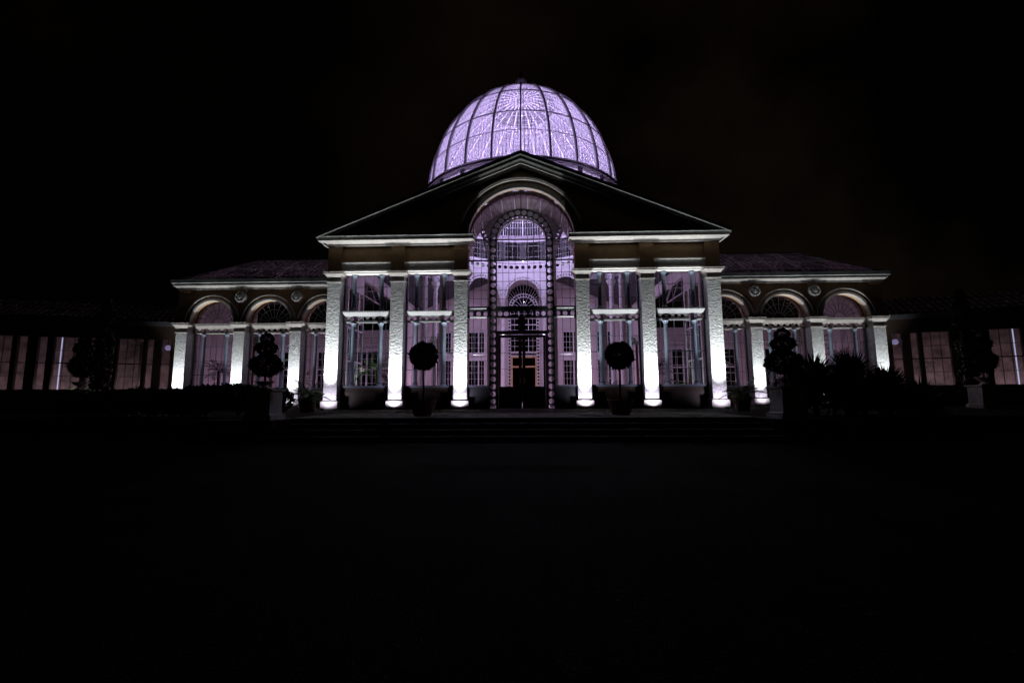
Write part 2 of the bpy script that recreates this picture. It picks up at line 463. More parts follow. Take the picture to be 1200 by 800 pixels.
# glazing bars of the screen
b = MB()
for z, h in ((SZ, .03), (8.05, .035)): b.box(-2.73, 2.73, Y0+.005, Y0+.05, z-h, z+h)
for z in (6.05, 6.5, 6.95, 7.4, 8.5, 8.85):
    for x0, x1 in ((-2.73,-XO),(XO,2.73),(-XI,XI)): b.box(x0, x1, Y0+.015, Y0+.045, z-.010, z+.010)
for x in (-2.45, -2.05, 2.05, 2.45): b.box(x-.012, x+.012, Y0+.015, Y0+.045, 1.67, archz(x)-.02)
for x in (-.95, -.64, -.32, .32, .64, .95):
    b.box(x-.011, x+.011, Y0+.015, Y0+.045, 5.64, SZ + math.sqrt(XI*XI-x*x))
b.box(-.02, .02, Y0+.01, Y0+.05, SZ+XO, 11.82)
for i in range(1, 24):
    a = PI*i/24
    if abs(a-PI/2) < .05: continue
    b.bar((XO*math.cos(a), Y0+.03, SZ+XO*math.sin(a)), ((AR-.02)*math.cos(a), Y0+.03, ACZ+(AR-.02)*math.sin(a)), .012, .012)
for x in (-.62, -.31, .31, .62): b.box(x-.007, x+.007, Y0+.02, Y0+.04, 8.1, SZ+math.sqrt(XI*XI-x*x))
b.build('glazing_bar', M['darkiron'], sg)
for s in (-1, 1):
    for zz in (7.82, 6.62, 3.2): MB(s).box(XO+.2, 2.45, Y0-.05, Y0-.01, zz-.014, zz+.014).build('rail', M['iron'], sg)
for s in (-1, 1):
    b = MB(s); b.box(XO, 2.73, Y0, Y0+.12, TER, 1.60); b.build('base_panel', M['darkiron'], sg)
    b = MB(s); b.box(XO, 2.73, Y0-.10, Y0+.14, 1.60, 1.68); b.build('sill', M['greyiron'], sg)
b = MB()
ys = (Y0+.066, Y0+.072)
b.strips([x*2.73/20 for x in range(-20, 21)], lambda x: 5.64, lambda x: archz(x)-.01, *ys)
for x0, x1 in ((-2.73,-XO),(XO,2.73)): b.box(x0, x1, *ys, 1.68, 5.05)
for x0, x1 in ((-XO,-XI),(XI,XO)): b.box(x0, x1, *ys, TER+.1, 5.05)
b.box(-2.73, 2.73, *ys, 5.05, 5.64)
b.build('glass', M['glass'], sg)
# beam over the doors and the two leaves
dr = node('entrance_door', pav)
b = MB(); b.box(-XI, XI, Y0-.04, Y0+.06, 4.22, 4.40); b.box(-.17, .17, Y0-.05, Y0+.06, 4.40, 5.05)
b.box(-XI, -XI+.08, Y0-.02, Y0+.06, TER, 4.22); b.box(XI-.08, XI, Y0-.02, Y0+.06, TER, 4.22)
b.build('door_frame', M['darkdoor'], dr)
for s in (-1, 1):
    b = MB(s)
    b.box(.015, XI-.085, Y0, Y0+.05, TER+.02, 1.62)
    b.box(.015, .17, Y0, Y0+.05, 1.62, 4.20); b.box(XI-.19, XI-.085, Y0, Y0+.05, 1.62, 4.20)
    b.box(.17, XI-.19, Y0, Y0+.05, 4.06, 4.20)
    b.box(.22, XI-.24, Y0-.02, Y0-.001, TER+.2, 1.42)
    for z in (2.5, 3.3): b.box(.17, XI-.19, Y0+.015, Y0+.035, z-.009, z+.009)
    b.box(.58, .60, Y0+.015, Y0+.035, 1.62, 4.06)
    b.build('door_leaf', M['darkdoor'], dr)
    b = MB(s); b.box(.171, XI-.191, Y0+.022, Y0+.028, 1.62, 4.06); b.box(.171, XI-.01, Y0+.022, Y0+.028, 4.41, 5.04); b.build('glass', M['glass'], dr)
    b = MB(s); b.tube([(.10,Y0-.05,1.75),(.10,Y0-.05,2.05)], .015); b.tube([(.10,Y0-.05,1.78),(.10,Y0,1.78)], .012); b.tube([(.10,Y0-.05,2.02),(.10,Y0,2.02)], .012)
    b.build('handle', M['golden'], dr)

# ---- roof, side walls, rear wall, floor
DY = 10.0; DR = 7.0
rf = MB()
def roofz(x): return 13.30 - .409*abs(x)
ysamp = [.8, 2.0, 2.7] + [DY - 7.3*math.cos(PI*i/16) for i in range(0, 17)] + [18., 20.3]
ysamp = sorted(set(round(y, 3) for y in ysamp))
for s in (-1, 1):
    for a, b_ in zip(ysamp[:-1], ysamp[1:]):
        def inner(y):
            d = 7.3**2 - (y-DY)**2
            return math.sqrt(d) if d > 0 else .0
        xa, xb = inner(a), inner(b_)
        P = [(s*xa,a), (s*10.3,a), (s*10.3,b_), (s*xb,b_)]
        o = [(x, y, roofz(x)) for x, y in P] + [(x, y, roofz(x)-.14) for x, y in P]
        fs = [(0,1,2,3),(7,6,5,4),(0,4,5,1),(1,5,6,2),(2,6,7,3),(3,7,4,0)]
        if s < 0: fs = [q[::-1] for q in fs]
        rf.add(o, fs)
rf.build('roof', M['slate'], pav)
for s in (-1, 1):
    for y0_, y1_, z0_, z1_ in ((.96, 4.4, 7.2, 9.0), (.96, 4.4, TER, 1.55), (12.3, 20.0, TER, 9.0), (4.4, 12.3, 8.2, 9.0)):
        MB(s).box(9.6, 9.85, y0_, y1_, z0_, z1_).build('side_wall', M['plaster'], pav)
for s in (-1, 1):
    sf = MB()
    for y in (1.15, 1.95, 2.75, 3.55, 4.3): sf.box(*sorted((s*9.58, s*9.72)), y-.08, y+.08, 1.55, 7.2)
    for z in (3.1, 4.95, 5.45): sf.box(*sorted((s*9.60, s*9.70)), .96, 4.4, z-.05, z+.05)
    sf.build('side_window_frame', M['iron'], pav)
fl = MB(); fl.box(-9.9, 9.9, .8, 20, .40, .54); fl.build('floor', M['floor'], pav)
# rear wall with openings
def rect_wall(mb, x0, x1, z0, z1, holes, y0, y1):
    holes = [h for h in holes if h[0] > x0 and h[1] < x1]
    X = sorted(set([x0, x1] + [h[0] for h in holes] + [h[1] for h in holes]))
    Z = sorted(set([z0, z1] + [h[2] for h in holes] + [h[3] for h in holes]))
    inh = lambda a, b: any(h[0] <= a <= h[1] and h[2] <= b <= h[3] for h in holes)
    for i in range(len(X)-1):
        for j in range(len(Z)-1):
            if not inh((X[i]+X[i+1])/2, (Z[j]+Z[j+1])/2):
                mb.box(X[i], X[i+1], y0, y1, Z[j], Z[j+1])
wins = []
for c in (-7.6, -4.45, 4.45, 7.6):
    wins += [(c-.80, c+.80, .9, 4.45), (c-.80, c+.80, 5.05, 7.1)]
rw = MB()
rect_wall(rw, -9.85, -1.75, TER, 9.2, wins, 20, 20.4); rect_wall(rw, 1.75, 9.85, TER, 9.2, wins, 20, 20.4)
zs_ = [-1.75, -1.5] + [-1.5*math.cos(PI*i/24) for i in range(1, 24)] + [1.5, 1.75]
rw.strips(zs_, lambda x: 10.15 + math.sqrt(max(0, 2.25-x*x)) if abs(x) < 1.5 else TER, lambda x: 13.0, 20, 20.4)
rw.strips([-9.85, -1.7501], lambda x: 9.2, lambda x: max(9.25, 13.2-.41*abs(x)), 20, 20.4)
rw.strips([1.7501, 9.85], lambda x: 9.2, lambda x: max(9.25, 13.2-.41*abs(x)), 20, 20.4)
rw.build('rear_wall', M['plaster'], pav)
for c in (-7.6, -4.45, 4.45, 7.6):
    e = node('rear_window', pav)
    b = MB()
    for z0, z1 in ((.9, 4.45), (5.05, 7.1)):
        b.box(c-.80, c-.72, 19.94, 20.05, z0, z1); b.box(c+.72, c+.80, 19.94, 20.05, z0, z1)
        b.box(c-.80, c+.80, 19.94, 20.05, z1-.08, z1); b.box(c-.72, c+.72, 19.94, 20.05, z0, z0+.08)
        b.box(c-.06+.2, c+.06+.2, 19.92, 20.04, z0, z1)
    b.box(c-1.0, c+1.0, 19.9, 19.995, 4.45, 4.53); b.box(c-1.0, c+1.0, 19.9, 19.995, 4.97, 5.05)
    b.holed(c-1.0, c+1.0, 4.53, 4.97, 9, .085, F, 19.92, 19.99, square=True)
    b.build('frame', M['iron'], e)
    b = MB()
    for z0, z1, n in ((.9, 4.45, 6), (5.05, 7.1, 4)):
        for k in range(1, n): b.box(c-.72, c+.72, 19.98, 20.02, z0+(z1-z0)*k/n-.012, z0+(z1-z0)*k/n+.012)
        for u in (-.45, -.15, .5): b.box(c+u-.012, c+u+.012, 19.98, 20.02, z0, z1)
    b.build('glazing_bar', M['iron'], e)
    b = MB()
    for z0, z1 in ((.9, 4.45), (5.05, 7.1)): b.box(c-.78, c+.78, 20.06, 20.07, z0, z1)
    b.build('glass', M['glass'], e)
# rear door bay
rd = node('rear_door', pav)
b = MB()
for s in (-1, 1):
    b.box(*sorted((s*1.06, s*1.18)), 19.93, 20.1, TER, 4.75)
b.box(-1.06, 1.06, 19.93, 20.1, 4.62, 4.75); b.box(-1.06, 1.06, 19.93, 20.1, 3.72, 3.86); b.box(-.16, .10, 19.92, 20.1, 3.86, 4.62)
b.build('door_frame', M['golden'], rd)
b = MB(); b.box(-1.05, -.03, 20.12, 20.18, TER, 3.72); b.box(-.02, 1.05, 20.12, 20.18, TER, 3.72); b.build('door_leaf', M['glass'], rd)
b = MB()
G = lambda u, v, y: (u, y, v)
for s in (-1, 1):
    x0, x1 = sorted((s*1.20, s*1.48))
    b.holed(x0, x1, TER, 9.2, 1, .085, G, 19.95, 20.02, 8, True, 28)
b.box(-1.2, 1.2, 19.93, 20.04, 4.76, 4.86); b.box(-1.2, 1.2, 19.93, 20.04, 5.02, 5.2); 
b.box(-1.2, 1.2, 19.95, 20.04, 6.75, 6.83); b.box(-1.2, 1.2, 19.95, 20.04, 7.7, 7.78)
for x in (-.45, .45): b.box(x-.03, x+.03, 19.95, 20.04, 5.2, 9.2)
for x in (-.85, .12, -.12, .85): b.box(x-.012, x+.012, 19.97, 20.02, 5.2, 9.2)
for z in (5.7, 6.25, 7.25, 8.3, 8.8): b.box(-1.2, 1.2, 19.97, 20.02, z-.012, z+.012)
b.box(-1.5, 1.5, 19.92, 20.04, 9.2, 9.32)
b.build('surround', M['iron'], rd)
b = MB()
FB = lambda u, v, y: (v*math.cos(u), y, 9.32 + v*math.sin(u))
holed_arc(b, 1.05, 1.42, 14, .10, 19.95, 20.02, .05, PI-.05, FF=FB, square=True)
for i in range(1, 8):
    a = PI*i/8; b.bar((.12*math.cos(a), 19.98, 9.32+.12*math.sin(a)), (1.06*math.cos(a), 19.98, 9.32+1.06*math.sin(a)), .03, .03)
for i in range(1, 22):
    a = PI*i/22; c, d = math.cos(a), math.sin(a)
    t_ = 1.42
    while t_ < 2.6 and (abs(t_*c) < 1.5) and (9.32+t_*d < 10.15 + math.sqrt(max(0, 2.25-(t_*c)**2))): t_ += .02
    if t_ > 1.45: b.bar((1.42*c, 19.98, 9.32+1.42*d), (t_*c, 19.98, 9.32+t_*d), .035, .03)
b.build('fanlight', M['iron'], rd)
b = MB(); b.strips([x*1.49/12 for x in range(-12, 13)], lambda x: 4.8, lambda x: 10.15+math.sqrt(2.25-x*x), 20.06, 20.07); b.build('glass', M['glass'], rd)

# ================================================================== rotunda and dome
dome = thing('glass_dome', 'large hazy glass dome glowing lilac above the stone gable', 'dome', (0, DY, 0))
NR = 24
# columns and arches of the rotunda
CZ = 9.85
col = MB(); col.lathe([(.30,.54),(.30,.70),(.24,.76),(.21,.90),(.19,6.5),(.175,8.0),(.17,8.9),(.24,8.97),(.17,9.02),(.18,9.30),(.25,9.5),(.33,9.72),(.36,9.76),(.36,9.85)], 0, 0, 18)
c0 = None
for k in range(12):
    a = R(15+30*k)
    if c0 is None:
        c0 = col.build('column', M['iron'], dome, True); c0.location = (DR*math.cos(a), DR*math.sin(a), 0)
    else:
        dup(c0, dome, (DR*math.cos(a), DR*math.sin(a), 0))
HA = R(15)
RA = 1.46
def FC(k):
    base = R(30*k)
    def f(u, w, z):            # u along the arc in metres from the bay centre
        a = base + u/DR
        return ((DR+w)*math.cos(a), (DR+w)*math.sin(a), z)
    return f
for k in range(12):
    f = FC(k)
    b = MB()
    hw = HA*DR
    xs = [-hw, -RA-.30] + [-(RA+.30)*math.cos(PI*i/24) for i in range(1, 24)] + [RA+.30, hw]
    b.strips(xs, lambda x: CZ + math.sqrt(max(0, (RA+.30)**2 - x*x)), lambda x: 12.12, -.06, .06, lambda x, y, z: f(x, y, z))
    g2 = lambda u, v, w: f(v*math.cos(u), w, CZ + v*math.sin(u))
    holed_arc(b, RA+.06, RA+.30, 19, .065, -.04, .04, 0, PI, FF=g2, square=True)
    b2 = MB()
    nn = 24
    for i in range(nn):
        a0, a1 = PI*i/nn, PI*(i+1)/nn
        q = []
        for a_ in (a0, a1):
            for r_ in (RA, RA+.06):
                for w in (-.10, .10): q.append(f(r_*math.cos(a_), w, CZ + r_*math.sin(a_)))
        b.add(q, [(0,4,5,1),(2,3,7,6),(0,2,6,4),(1,5,7,3)])
    # pierced frieze
    b.holed(-hw, hw, 12.12, 12.74, 7, .17, lambda u, v, w: f(u, w, v), -.05, .05)
    b.build('arch', M['iron'], dome)
b = MB(); b.ring(0, 0, DR-.22, DR+.22, 12.75, 12.95, 96); b.ring(0, 0, DR-.14, DR+.14, 12.06, 12.13, 96)
b.ring(0, 0, DR-.10, DR+.04, 14.74, 14.863, 96)
b.build('gallery_beam', M['iron'], dome)
FW = lambda a, w, z: ((7.18+w)*math.cos(a), (7.18+w)*math.sin(a), z)
for base in (0, PI):
    b = MB(); b.strips([base + R(-62 + 124*i/40) for i in range(41)], lambda a: max(9.6, 13.0 - .409*7.24*abs(math.cos(a))), lambda a: 12.745, 0, .12, FW)
    b.build('drum_wall', M['lead'], dome)
# drum: windows between posts
FD = lambda u, v, w: ((7.10+w)*math.cos(u/7.1), (7.10+w)*math.sin(u/7.1), v)
b = MB()
for da in (-.013, .013):
    x, y = 7.13*math.cos(da), 7.13*math.sin(da)
    b.bar((x, y, 12.95), (x, y, 14.86), .10, .16, (1, 0, 0))
b.bar((7.10, 0, 12.95), (7.10, 0, 14.86), .10, .06, (1, 0, 0))
dp0 = b.build('drum_post', M['ribiron'], dome)
for k in range(1, 24): dup(dp0, dome, rz=R(15*k))
b = MB()
def rrect(mb, u0, u1, v0, v1, m, rad, F, w0, w1):
    """flat frame with a rounded rectangular opening"""
    pts_o = []; pts_i = []
    for (cx, cy, a0) in ((u1-m-rad, v1-m-rad, 0), (u0+m+rad, v1-m-rad, 90), (u0+m+rad, v0+m+rad, 180), (u1-m-rad, v0+m+rad, 270)):
        for i in range(6):
            a = R(a0 + 18*i); pts_i.append((cx+rad*math.cos(a), cy+rad*math.sin(a)))
            ox = (u1 if a0 in (0, 270) else u0); oy = (v1 if a0 in (0, 90) else v0)
            if i in (0, 5):
                pts_o.append((ox, cy+rad*math.sin(a)) if abs(math.cos(a)) > .5 else (cx+rad*math.cos(a), oy))
            else: pts_o.append((ox, oy))
    n = len(pts_i); vs = []; fs = []
    for o, i in zip(pts_o, pts_i): vs += [F(*o, w0), F(*i, w0), F(*o, w1), F(*i, w1)]
    for i in range(n):
        a, c = i*4, ((i+1) % n)*4
        fs += [(a,c,c+1,a+1),(a+2,a+3,c+3,c+2),(a+1,c+1,c+3,a+3)]
    mb.add(vs, fs)
for k in range(24):
    a = R(15*k)*7.1; d = R(15)*7.1
    rrect(b, a+.15, a+d-.15, 12.95, 14.86, .13, .22, FD, -.02, .02)
b.build('drum_window_frame', M['frost'], dome)
b = MB()
for k in range(24):
    for t_ in (.25, .5, .75):
        a = R(15*(k+t_)); b.bar((7.09*math.cos(a), 7.09*math.sin(a), 13.0), (7.09*math.cos(a), 7.09*math.sin(a), 14.85), .035, .035)
for z in (13.4, 13.9, 14.4): b.ring(0, 0, 7.07, 7.11, z-.02, z+.02, 96)
b.build('drum_glazing_bar', M['iron'], dome)
b = MB(); b.ring(0, 0, 7.05, 7.056, 12.95, 14.86, 96); b.build('drum_glass', M['dimglass'], dome)
b = MB()
b.ring(0, 0, 7.0, 7.30, 14.90, 14.95, 96); b.ring(0, 0, 6.95, 7.26, 14.95, 14.99, 96); b.ring(0, 0, 6.9, 7.18, 14.99, 15.08, 96); b.ring(0, 0, 6.80, 7.28, 15.08, 15.15, 96); b.ring(0, 0, 6.7, 7.04, 15.15, 15.22, 96)
b.build('dome_ring', M['ringpaint'], dome)
# shell
RB, HB, EX, ZB = 6.85, 8.5, 1.1, 15.2
def shell(ph, th, off=0.):
    r = RB*math.cos(ph)**EX + off*math.cos(ph); z = ZB + HB*math.sin(ph) + off*math.sin(ph)
    return (r*math.cos(th), r*math.sin(th), z)
PH1 = R(86)
b = MB(); nth, nph = 192, 30
vs = [shell(PH1*j/nph, 2*PI*i/nth) for j in range(nph+1) for i in range(nth)]
fs = [(j*nth+i, j*nth+(i+1) % nth, (j+1)*nth+(i+1) % nth, (j+1)*nth+i) for j in range(nph) for i in range(nth)]
b.add(vs, fs); b.build('dome_glass', M['domeglass'], dome, False)
# main ribs, one object each
rib = MB()
pts = [shell(PH1*j/26, 0, .03) for j in range(27)]
for a, c in zip(pts[:-1], pts[1:]): rib.bar(a, c, .095, .16, (1,0,0))
r0 = rib.build('rib', M['ribiron'], dome)
for k in range(1, NR):
    dup(r0, dome, rz=2*PI*k/NR)
r0.rotation_euler = (0,0,0)
# inner white faces of the ribs
b = MB()
for k in range(NR):
    th = 2*PI*k/NR
    pts = [shell(PH1*j/26, th, -.10) for j in range(27)]
    for a, c in zip(pts[:-1], pts[1:]): b.bar(a, c, .085, .05, (math.cos(th), math.sin(th), 0))
# inner ribs are white-painted angle irons
b.build('inner_rib', M['iron'], dome)
b = MB()
for k in range(NR*8):
    if k % 8 == 0: continue
    th = 2*PI*k/(NR*8); top = R(66)
    n = 14
    pts = [shell(top*j/n, th, -.02) for j in range(n+1)]
    for a, c in zip(pts[:-1], pts[1:]): b.bar(a, c, .020, .04, (math.cos(th), math.sin(th), 0))
b.build('glazing_bar', M['iron'], dome)
b = MB()
for j in range(1, 25):
    ph = R(2.2 + 78*(j/25)**1.0); r, _, z = shell(ph, 0, -.015)
    b.ring(0, 0, r-.014, r+.006, z-.010, z+.010, 96)
b.build('lap_bar', M['iron'], dome)
for phd, wdt in ((12.9, .012), (23.6, .028), (41.7, .03), (60, .03)):
    ph = R(phd); r, _, z = shell(ph, 0, .04)
    b = MB(); b.ring(0, 0, r-.06, r+.03, z-wdt, z+wdt, 96); b.build('hoop', M['ribiron'], dome)
b = MB(); b.lathe([(.62,23.55),(.62,23.72),(.45,23.80),(.30,23.95),(.22,24.3),(.26,24.6),(.40,24.85),(.44,25.05),(.36,25.3),(.16,25.5),(.10,25.75),(.13,25.85),(.05,26.0),(.02,26.3)], 0, 0, 16)
b.build('finial', M['ribiron'], dome, True)

# ================================================================== arcade wings
def arcade(s):
    side = 'left' if s < 0 else 'right'
    w = thing('arcade_wing', 'three-arched stone wing with round medallions, joined to the %s of the central pavilion' % side, 'building')
    A = (13.61, 17.06, 20.60)
    for x in A:
        e = pilaster(w, S, 5.02, 5.30, 5.62); e.location = (s*x, S, 0)
    AC = (11.89, 15.335, 18.83); AW = 1.38; SPZ = 5.64
    b = MB(s)
    for x in A: b.box(x-.342, x+.342, S+.56, S+.95, TER, 5.64)
    b.build('pier', M['stone'], w)
    b = MB(s)
    xs = [10.0]
    for c in AC: xs += [c - AW*math.cos(PI*i/24) for i in range(25)]
    xs += [21.02]
    def zb(x):
        for c in AC:
            if abs(x-c) <= AW: return SPZ + math.sqrt(max(0, AW*AW-(x-c)**2))
        return SPZ
    b.strips(xs, zb, lambda x: 7.66, S+.10, S+.95)
    for x in A: b.cbox(x, .62, S+.03, S+.10, 7.5, 7.66)
    b.build('arch_wall', M['frieze'], w)
    b = MB(s)
    for c in AC:
        b.arc(c, SPZ, AW, AW+.085, 0, PI, S+.02, S+.099, 30)
        b.arc(c, SPZ, AW+.085, AW+.11, 0, PI, S+.07, S+.098, 30)
        b.arc(c, SPZ, AW+.24, AW+.31, 0, PI, S-.01, S+.099, 30)
    for c in AC: b.arc(c, SPZ, AW-.035, AW-.002, 0, PI, S+.03, S+.28, 30)
    b.box(20.52, 21.02, S-.01, S+.098, SPZ, SPZ+.07)
    b.build('archivolt', M['trim'], w)
    for x in A[:2]:
        md = MB(s); n = 20
        for k in range(n):
            a0, a1 = 2*PI*k/n, 2*PI*(k+1)/n
            md.add([(x+r*math.cos(a), y, 7.17+r*math.sin(a)) for a in (a0, a1) for r, y in ((.33, S+.099), (.33, S-.10), (.26, S-.12), (.24, S-.06), (0.001, S-.10))],
                   [(0,5,6,1),(1,6,7,2),(2,7,8,3),(3,8,9,4)])
        for k in range(8):
            a = 2*PI*k/8
            md.bar((x+.05*math.cos(a), S-.10, 7.17+.05*math.sin(a)), (x+.20*math.cos(a+.3), S-.07, 7.17+.20*math.sin(a+.3)), .07, .06)
        md.build('medallion', M['plinth'], w)
    b = MB(s)
    b.box(9.95, 21.06, S+.0, S+.9, 7.66, 7.76); b.flare(9.95, 21.08, S-.0, S+.9, 7.761, 7.88, .12); b.box(9.95, 21.24, S-.16, S+.9, 7.881, 7.93)
    b.build('cornice', M['trim'], w)
    b = MB(s); b.box(9.95, 21.3, S-.30, S+.9, 8.02, 8.23); b.box(9.95, 21.2, S-.05, S+.9, 7.931, 8.02); b.build('gutter', M['lead'], w)
    # windows
    for c in AC:
        e = node('window', w)
        x0, x1 = c-AW, c+AW
        b = MB(s); b.box(x0, x1, S+.60, S+.72, TER, 1.60); b.build('base_panel', M['darkdoor'], e)
        b = MB(s); b.box(x0, x1, S+.50, S+.78, 1.60, 1.69); b.build('sill', M['greyiron'], e)
        b = MB(s)
        b.box(x0, x1, S+.47, S+.78, 5.00, 5.06)
        b.holed(x0, x1, 5.061, 5.33, 8, .105, F, S+.50, S+.57)
        b.flare(x0+.06, x1-.06, S+.42, S+.78, 5.331, 5.48, .05); b.box(x0, x1, S+.34, S+.77, 5.481, 5.62)
        b.build('transom', M['trim'], e)
        b = MB(s)
        b.box(x0, x0+.06, S+.60, S+.72, 1.69, 5.0); b.box(x1-.06, x1, S+.60, S+.72, 1.69, 5.0)
        for u in (c-.36, c+.36*0+.0, c+.36, x0+.32, x1-.32): b.box(u-.010, u+.010, S+.64, S+.68, 1.69, 5.0)
        for z in (2.5, 3.35, 4.2): b.box(x0, x1, S+.64, S+.68, z-.013, z+.013)
        # fan bars of the arch head
        for i in range(1, 10):
            a = PI*i/10; b.bar((c+.35*math.cos(a), S+.66, SPZ+.35*math.sin(a)), (c+AW*math.cos(a), S+.66, SPZ+AW*math.sin(a)), .02, .03)
        b.arc(c, SPZ, .34, .365, 0, PI, S+.645, S+.675, 16); b.arc(c, SPZ, .86, .88, 0, PI, S+.645, S+.675, 24)
        b.arc(c, SPZ, AW-.05, AW-.002, 0, PI, S+.62, S+.70, 30)
        b.build('glazing_bar', M['greyiron'], e)
        for u in (c-.71, c+.71):
            b = MB(s); b.lathe([(.14,1.69),(.14,1.8),(.10,1.86),(.09,4.8),(.13,4.9),(.15,4.94),(.15,5.0)], u, S+.55, 12); b.build('colonnette', M['greyiron'], e)
        b = MB(s); b.box(x0, x1, S+.656, S+.664, 1.69, 5.0)
        b.strips([c-AW*math.cos(PI*i/16) for i in range(17)], lambda x: SPZ, lambda x: zb(x)-.003, S+.656, S+.664)
        b.build('glass', M['glass'], e)
    # interior back wall, end wall, floor
    b = MB(s); wz = [(c-.9, c+.9, .9, 4.6) for c in (12.0, 15.0, 18.0)]
    rect_wall(b, 9.86, 21.0, TER, 6.2, wz, 12.0, 12.3); b.box(20.75, 21.0, S+.95, 12.0, TER, 8.0)
    b.build('rear_wall', M['plaster'], w)
    for h in wz:
        e = node('rear_window', w)
        b = MB(s); c = (h[0]+h[1])/2
        for x in (h[0]+.04, c, h[1]-.04): b.box(x-.05, x+.05, 11.93, 12.06, .9, 4.6)
        for z in (.94, 3.2, 4.56): b.box(h[0], h[1], 11.94, 12.05, z-.04, z+.04)
        b.box(h[0]-.15, h[1]+.15, 11.9, 11.995, 4.62, 4.72); b.box(h[0]-.15, h[1]+.15, 11.9, 11.995, 5.05, 5.13)
        b.holed(h[0]-.15, h[1]+.15, 4.72, 5.05, 9, .10, F, 11.92, 11.98)
        b.build('frame', M['iron'], e)
        b = MB(s)
        for k in range(1, 6): b.box(h[0], h[1], 11.98, 12.02, .9+3.7*k/6-.012, .9+3.7*k/6+.012)
        for k in (.25, .75): b.box(h[0]+1.8*k-.012, h[0]+1.8*k+.012, 11.98, 12.02, .9, 4.6)
        b.build('glazing_bar', M['iron'], e)
    b = MB(s); b.box(9.92, 21.0, S+.9, 12.0, .40, .54); b.build('floor', M['floor'], w)
    # glazed hip roof and its trusses
    E0, E1 = (S-.05, 8.24), (12.2, 8.24); RY, RZ = 8.4, 10.75; RXH = 18.6
    b = MB(s)
    b.sheet([(10.32,E0[0],E0[1]),(21.15,E0[0],E0[1]),(RXH,RY,RZ),(10.32,RY,RZ)])
    b.sheet([(21.15,E0[0],E0[1]),(21.15,E1[0],E1[1]),(RXH,RY,RZ)])
    b.sheet([(21.15,E1[0],E1[1]),(10.32,E1[0],E1[1]),(10.32,RY,RZ),(RXH,RY,RZ)])
    b.build('roof_glass', M['roofglass'], w)
    b = MB(s)
    for k in range(31):
        x = 10.4 + .35*k
        if x < RXH:
            top = (x, RY, RZ)
        else:
            t_ = (21.15-x)/(21.15-RXH); top = (x, E0[0]+(RY-E0[0])*t_, E0[1]+(RZ-E0[1])*t_)
        b.bar((x, E0[0], E0[1]+.015), (top[0], top[1], top[2]+.015), .035, .04)
    b.bar((10.35, RY, RZ+.03), (RXH, RY, RZ+.03), .12, .08); b.bar((21.15, E0[0], E0[1]+.03), (RXH, RY, RZ+.03), .10, .08)
    b.build('roof_bar', M['ribiron'], w)
    b = MB(s)
    for x in (10.9, 12.6, 14.3, 16.0, 17.7):
        b.bar((x, S+.6, 8.0), (x, RY, RZ-.15), .09, .12); b.bar((x, 12.1, 8.0), (x, RY, RZ-.15), .09, .12)
        b.bar((x, S+.95, 8.05), (x, 11.95, 8.05), .07, .09); b.bar((x, RY, 8.05), (x, RY, RZ-.2), .05, .05)
        b.bar((x, 6.4, 8.05), (x, RY, 9.6), .04, .04); b.bar((x, 10.4, 8.05), (x, RY, 9.6), .04, .04)
    for y in (5.6, 7.0, 9.8, 11.0):
        z = E0[1] + (RZ-E0[1])*(1-abs(y-RY)/(RY-E0[0])) - .2
        b.bar((10.4, y, z), (RXH+.5, y, z), .06, .08)
    b.build('roof_truss', M['iron'], w)
    return w
for s in (-1, 1): arcade(s)

# ================================================================== outer glasshouse wings (turned forward)
ANG = R(20)
def outer(s):
    side = 'left' if s < 0 else 'right'
    w = thing('glasshouse_corridor', 'dim low glasshouse corridor with dark posts at the far %s end' % side, 'building', (s*21.3, 5.6, 0), rz=(ANG if s < 0 else -ANG))
    # local: x outwards (mirrored by s), y backwards
    wide = [(2.34, 3.62), (5.35, 6.72), (8.62, 9.95), (11.8, 13.1)]
    narrow = [(.89, 1.40), (1.78, 2.16), (3.78, 4.16), (4.62, 5.10), (7.02, 7.46), (7.93, 8.40), (10.2, 10.6), (11.2, 11.6)]
    L = 14.5
    Z0, Z1 = 1.65, 4.74
    b = MB(s)
    rect_wall(b, .0, L, TER, 5.6, [(a, c, Z0, Z1) for a, c in wide + narrow], .0, .25)
    b.build('front_wall', M['darkdoor'], w)
    b = MB(s); b.box(-.2, L, -.12, .3, 5.6, 5.85); b.build('gutter', M['slate'], w)
    for a, c in wide + narrow:
        e = node('window', w); b = MB(s); big = c-a > .8
        for z in ([2.42, 3.20, 3.95] if big else [3.20]):
            h = .03 if z == 3.20 else .012
            b.box(a, c, .10, .15, z-h, z+h)
        if big:
            for k in (1, 2): b.box(a+(c-a)*k/3-.012, a+(c-a)*k/3+.012, .11, .14, Z0, Z1)
        b.build('glazing_bar', M['darkiron'], e)
        b = MB(s); b.box(a, c, .121, .129, Z0, Z1); b.build('glass', M['dimglass'], e)
    b = MB(s); b.box(-.0, L, 4.0, 4.2, TER, 5.6); b.build('rear_wall', M['agedplaster'], w)
    b = MB(s); b.box(0, L, .25, 4.0, .42, .54); b.build('floor', M['floor'], w)
    b = MB(s); b.sheet([(-.3,-.1,5.86),(L,-.1,5.86),(L,2.2,7.2),(-.3,2.2,7.2)]); b.sheet([(-.3,4.3,5.86),(L,4.3,5.86),(L,2.2,7.2),(-.3,2.2,7.2)])
    b.build('roof_glass', M['dullglass'], w)
    b = MB(s)
    for k in range(42):
        x = -.2+.35*k; b.bar((x,-.1,5.88), (x,2.2,7.22), .05, .05)
    for t_ in (.25, .5, .75): b.bar((-.3,-.1+2.3*t_,5.88+1.34*t_), (L,-.1+2.3*t_,5.88+1.34*t_), .05, .05)
    b.build('roof_bar', M['darkiron'], w)
    return w
WOUT = [outer(s) for s in (-1, 1)]
